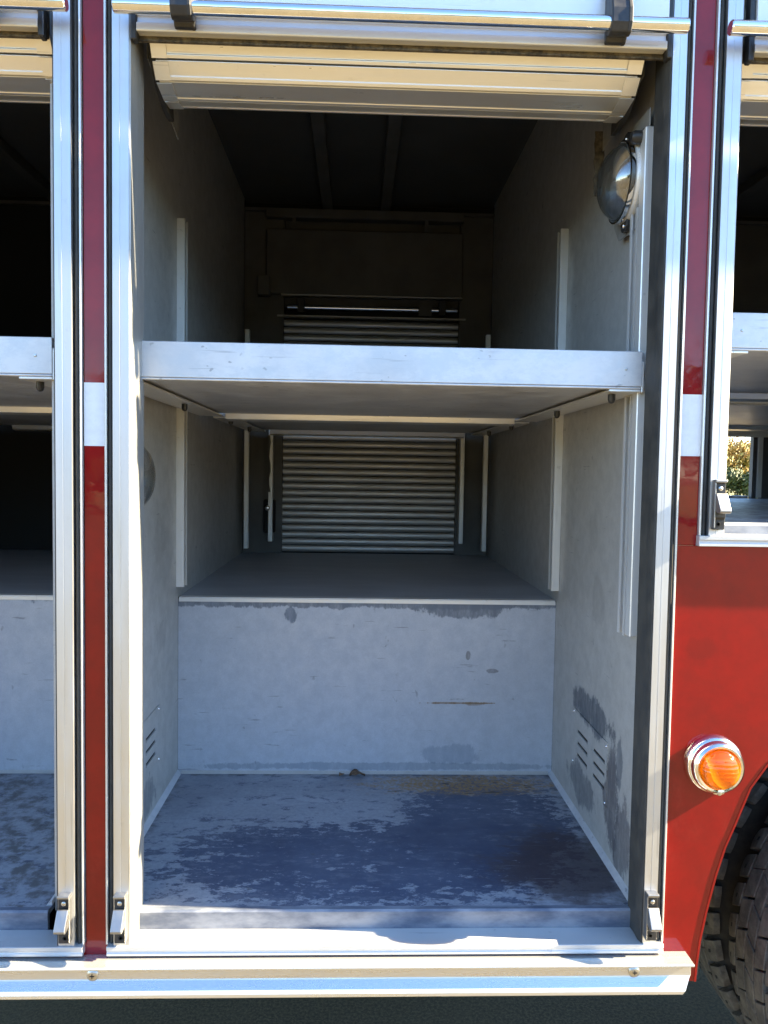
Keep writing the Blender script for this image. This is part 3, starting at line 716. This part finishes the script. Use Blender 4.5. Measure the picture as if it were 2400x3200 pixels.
# --- amber side marker -------------------------------------------
ac = (.773, -.0004, 1.086)
mk = lathe('marker_lamp', [(0, 0), (.061, 0), (.0625, .003), (.061, .012), (.0585, .016), (.056, .0175), (.0555, .027), (.0535, .033), (.049, .0365), (.0445, .0355), (.042, .031), (.0415, .012), (0, .010)], 56, 'chrome', T, ac)
bl = lathe('amber_lens', [(.0412, .0125), (.0412, .036), (.0400, .043), (.036, .050), (.027, .0565), (.014, .060), (0, .061), (0, .057), (.013, .0563), (.026, .053), (.034, .047), (.0372, .041), (.0375, .0125)], 48, 'amber', mk, ac)
lathe('reflector', [(0, .0105), (.0365, .0105), (.0365, .0125), (.02, .0115), (0, .0112)], 32, 'amberback', mk, ac)
for i in range(6):
    z = -.022 + i * .0088; w = math.sqrt(max(.032 ** 2 - z * z, 0))
    rod('lens_rib', (ac[0] - w, -.047 + abs(z) * .25, ac[2] + z), (ac[0] + w, -.047 + abs(z) * .25, ac[2] + z), .0016, 'amberback', mk, 10)
lathe('bulb', [(0, .013), (.008, .013), (.010, .026), (.007, .035), (0, .038)], 16, 'lens', mk, ac)
prism('screw_tab', [(ac[0] - .02, ac[2] - .040), (ac[0] - .012, ac[2] - .054), (ac[0], ac[2] - .0575), (ac[0] + .012, ac[2] - .054), (ac[0] + .02, ac[2] - .040)], 'Y', -.0335, -.012, 'chrome', mk, .002, seg=2)
lathe('screw', [(0, 0), (.0055, 0), (.0045, .003), (0, .004)], 14, 'steel', mk, (ac[0], -.0337, ac[2] - .0515))

# --- wheel: dual tyres -------------------------------------------
WX, WR = 1.500, .56
def wheel(y0, y1, name):
    yc = (y0 + y1) / 2; hw = (y1 - y0) / 2
    prof = [(.29, -hw * .75), (.33, -hw * .98), (.44, -hw * 1.06), (.515, -hw * .97), (WR - .022, -hw * .86), (WR - .016, -hw * .5), (WR - .015, 0), (WR - .016, hw * .5), (WR - .022, hw * .86), (.515, hw * .97), (.44, hw * 1.06), (.33, hw * .98), (.29, hw * .75)]
    Wl = lathe('wheel', prof, 96, 'groove', T, (WX, yc, WR), 'Y', closed=True)
    lathe('rim', [(.29, -hw * .74), (.285, hw * .74), (.265, hw * .70), (.25, -.02), (.12, -.03), (.10, -.06), (0, -.06)], 40, 'silver', Wl, (WX, yc, WR), 'Y')
    # tread blocks: two shoulder rows and three centre ribs
    N = 46; rows = []
    def block(u0, u1, r_in, r_out, a0, a1, skew, notch=0, drop=0):
        """curved block between lateral positions u0,u1; angles a0..a1; skew shifts the angle across the width"""
        v = []; nseg = 3; ncol = 3
        for j in range(ncol + 1):
            u = u0 + (u1 - u0) * j / ncol
            for k in range(nseg + 1):
                t = k / nseg; a = a0 + (a1 - a0) * t + skew * (j / ncol)
                dd = drop * (j / ncol) ** 2
                cut = notch * math.sin(math.pi * t) * (1 if j == ncol else 0)
                uu = u - cut * math.copysign(1, u1 - u0)
                for r in (r_in, r_out - dd):
                    v.append((r * math.cos(a), uu, r * math.sin(a)))
        S_ = (nseg + 1) * 2; f = []
        for j in range(ncol):
            for k in range(nseg):
                p = j * S_ + k * 2
                f.append((p + 1, p + 3, p + S_ + 3, p + S_ + 1))
        for k in range(nseg):
            f.append((k * 2, k * 2 + 1, k * 2 + 3, k * 2 + 2)); p = ncol * S_ + k * 2; f.append((p, p + 2, p + 3, p + 1))
        for j in range(ncol):
            p = j * S_; f.append((p, p + S_, p + S_ + 1, p + 1)); p = j * S_ + nseg * 2; f.append((p, p + 1, p + S_ + 1, p + S_))
        return mesh('tread_block', v, f, bevel=.0015)
    st = 2 * math.pi / N
    r0, r1 = WR - .024, WR
    m_sh = [block(s * hw * .60, s * hw * 1.0, r0 - .004, r1, 0, st * .78, s * st * .30, -.004, .010) for s in (1, -1)]
    m_in = [block(a * hw, b * hw, r0, r1 + .001, 0, st * .93, sk * st, 0, 0) for a, b, sk in ((.20, .54, .25), (-.16, .16, -.25), (-.54, -.20, .25))]
    for i in range(N):
        ang = i * st
        for me, ph in [(m_sh[0], 0), (m_sh[1], .35)] + list(zip(m_in, (.2, .55, .8))):
            link('tread_block', me, 'tyre', Wl, (WX, yc, WR), (0, -(ang + ph * st + random.uniform(-.03, .03) * st), 0))
    # sipes cut: thin dark inserts on the shoulder blocks
    def sipe(s):
        v = []; a0 = st * .34; 
        for u in (s * hw * .78, s * hw * 1.004):
            for a in (a0 + (s * st * .3) * (abs(u) / hw - .6) / .4, a0 + st * .13 + (s * st * .3) * (abs(u) / hw - .6) / .4):
                for r in (r1 - .02, r1 + .0006 - .010 * ((abs(u) / hw - .6) / .4) ** 2): v.append((r * math.cos(a), u, r * math.sin(a)))
        return mesh('sipe', v, [(0, 1, 3, 2), (4, 6, 7, 5), (0, 4, 5, 1), (2, 3, 7, 6), (1, 5, 7, 3), (0, 2, 6, 4)])
    for s, ph in ((1, 0), (-1, .35)):
        me = sipe(s)
        for i in range(N): link('sipe', me, 'dark', Wl, (WX, yc, WR), (0, -(i * st + ph * st), 0))
    return Wl
wheel(.01, .245, 'outer'); wheel(.335, .57, 'inner')
rod('axle', (WX, .2, WR), (WX, 2.2, WR), .07, 'dark', T)

# ------------------------------------------------------------------ a dry leaf on the compartment floor
def dry_leaf(name, x, y, z, s, a, label):
    v = []; f = []; n = 7
    for i in range(n):
        t = i / (n - 1); w = math.sin(math.pi * min(t * .95 + .05, 1)) * .34
        px = (t - .5); cz = .16 * math.sin(math.pi * t) + .05 * math.sin(5 * t)
        for sgn in (-1, 0, 1): v.append((px * s, sgn * w * s, (cz + (.16 if sgn else 0) * abs(math.sin(3 * t + sgn))) * s + .002))
    for i in range(n - 1):
        for k in range(2): f.append((i * 3 + k, i * 3 + k + 1, i * 3 + 4 + k, i * 3 + 3 + k))
    me = mesh(name, v, f, smooth=True)
    o = link(name, me, 'leafbit', None, (x, y, z), (0, 0, a))
    m = o.modifiers.new('thickness', 'SOLIDIFY'); m.thickness = .0012
    tag(o, label, 'leaf', 'dry leaves on the compartment floor'); return o
dry_leaf('dry_leaf', .012, .79, FZ + .001, .05, .15, 'curled brown dry leaf against the back wall of the low floor')
dry_leaf('dry_leaf', -.038, .795, FZ + .001, .024, .9, 'small brown leaf scrap left of the curled dry leaf')

# ------------------------------------------------------------------ trees
def tree(name, x, y, h, w, leafmat, n, size, label, cat='tree', group=None, trunk=True, base=.35, seed=0):
    R = random.Random(seed)
    E_ = empty(name, (x, y, 0)); tag(E_, label, cat, group)
    # trunk and limbs
    v = []; f = []
    def limb(p, q, ra, rb, seg=7):
        p, q = Vector(p), Vector(q); d = (q - p).normalized(); a = d.orthogonal().normalized(); b = d.cross(a); k = len(v)
        for c_, r in ((p, ra), (q, rb)):
            for i in range(seg):
                t = 2 * math.pi * i / seg; v.append(tuple(c_ + a * r * math.cos(t) + b * r * math.sin(t)))
        for i in range(seg): f.append((k + i, k + (i + 1) % seg, k + seg + (i + 1) % seg, k + seg + i))
    top = (R.uniform(-.1, .1) * w, R.uniform(-.1, .1) * w, h * .6)
    limb((0, 0, 0), top, h * .035, h * .018)
    ends = []
    for i in range(9):
        a = R.uniform(0, 6.28); z0 = h * R.uniform(.22, .58); t = z0 / (h * .6)
        q = (w * .38 * math.cos(a), w * .38 * math.sin(a), min(h * .93, z0 + h * R.uniform(.12, .35)))
        limb((top[0] * t, top[1] * t, z0), q, h * .013, h * .004, 5); ends.append(q)
    link('trunk', mesh('trunk', v, f, smooth=True), 'bark', E_, (x, y, 0))
    # crown: leaf clumps scattered through uneven lobes
    lobes = [(Vector(q), R.uniform(.16, .26) * w) for q in ends] + [(Vector((R.uniform(-.3, .3) * w, R.uniform(-.3, .3) * w, h * R.uniform(base + .1, .85))), R.uniform(.2, .32) * w) for _ in range(8)]
    v = []; f = []
    for i in range(n):
        c_, r = R.choice(lobes); d = Vector((R.gauss(0, 1), R.gauss(0, 1), R.gauss(0, .8))).normalized()
        p = c_ + d * r * R.uniform(.35, 1.08)
        if p.z < h * base * .55: p.z = h * base * R.uniform(.55, .8)
        nrm = (d + Vector((R.gauss(0, .6), R.gauss(0, .6), R.gauss(0, .6)))).normalized(); a = nrm.orthogonal().normalized(); b = nrm.cross(a)
        s_ = size * R.uniform(.5, 1.3); k = len(v)
        for (ua, ub) in ((-1, -.15), (-.2, -.55), (1, .1), (.1, .55)): v.append(tuple(p + a * ua * s_ + b * ub * s_ + nrm * R.uniform(-.2, .2) * s_))
        f.append((k, k + 1, k + 2, k + 3))
    me = bpy.data.meshes.new('crown'); me.from_pydata(v, [], f)
    link('crown', me, leafmat, E_, (x, y, 0))
    return E_
# seen through the open right-hand compartment
tree('autumn_tree', 31.6, 63.5, 5.1, 5.0, 'leaf_gold', 9000, .16, 'golden autumn tree glimpsed through the open right compartment', seed=3, base=.3)
tree('dark_shrub', 31.2, 60.5, 2.5, 3.4, 'leaf_dark', 5000, .13, 'dark green shrub in front of the golden tree', 'shrub', seed=4, base=.1)
tree('autumn_tree', 27.3, 65.5, 5.4, 4.6, 'leaf_gold', 4000, .2, 'tree standing left of the golden tree beyond the truck', seed=5)
tree('autumn_tree', 36.2, 66.0, 5.6, 5.0, 'leaf_gold', 4000, .2, 'tree standing right of the golden tree beyond the truck', seed=6)
# row across the yard, mirrored in the paint and metal
row = [(-19, 5.2, 7.0), (-13.4, 4.6, 6.4), (-8.2, 4.9, 6.6), (-3, 4.3, 6.2), (2.4, 4.7, 6.5), (7.8, 4.6, 6.2), (13.0, 6.6, 6.6), (18.6, 5.0, 6.6), (24.5, 5.4, 7.2)]
ORD = ['leftmost', 'second from left', 'third from left', 'fourth from left', 'middle', 'fourth from right', 'tallest', 'second from right', 'rightmost']
for i, (x, h, w) in enumerate(row):
    tree('yard_tree', x, -29.5 + random.uniform(-.8, .8), h, w, 'leaf_mid', 1700, .34, '%s tree of the row across the yard, mirrored in the red paint' % ORD[i], 'tree', 'trees across the yard', seed=20 + i, base=.12)
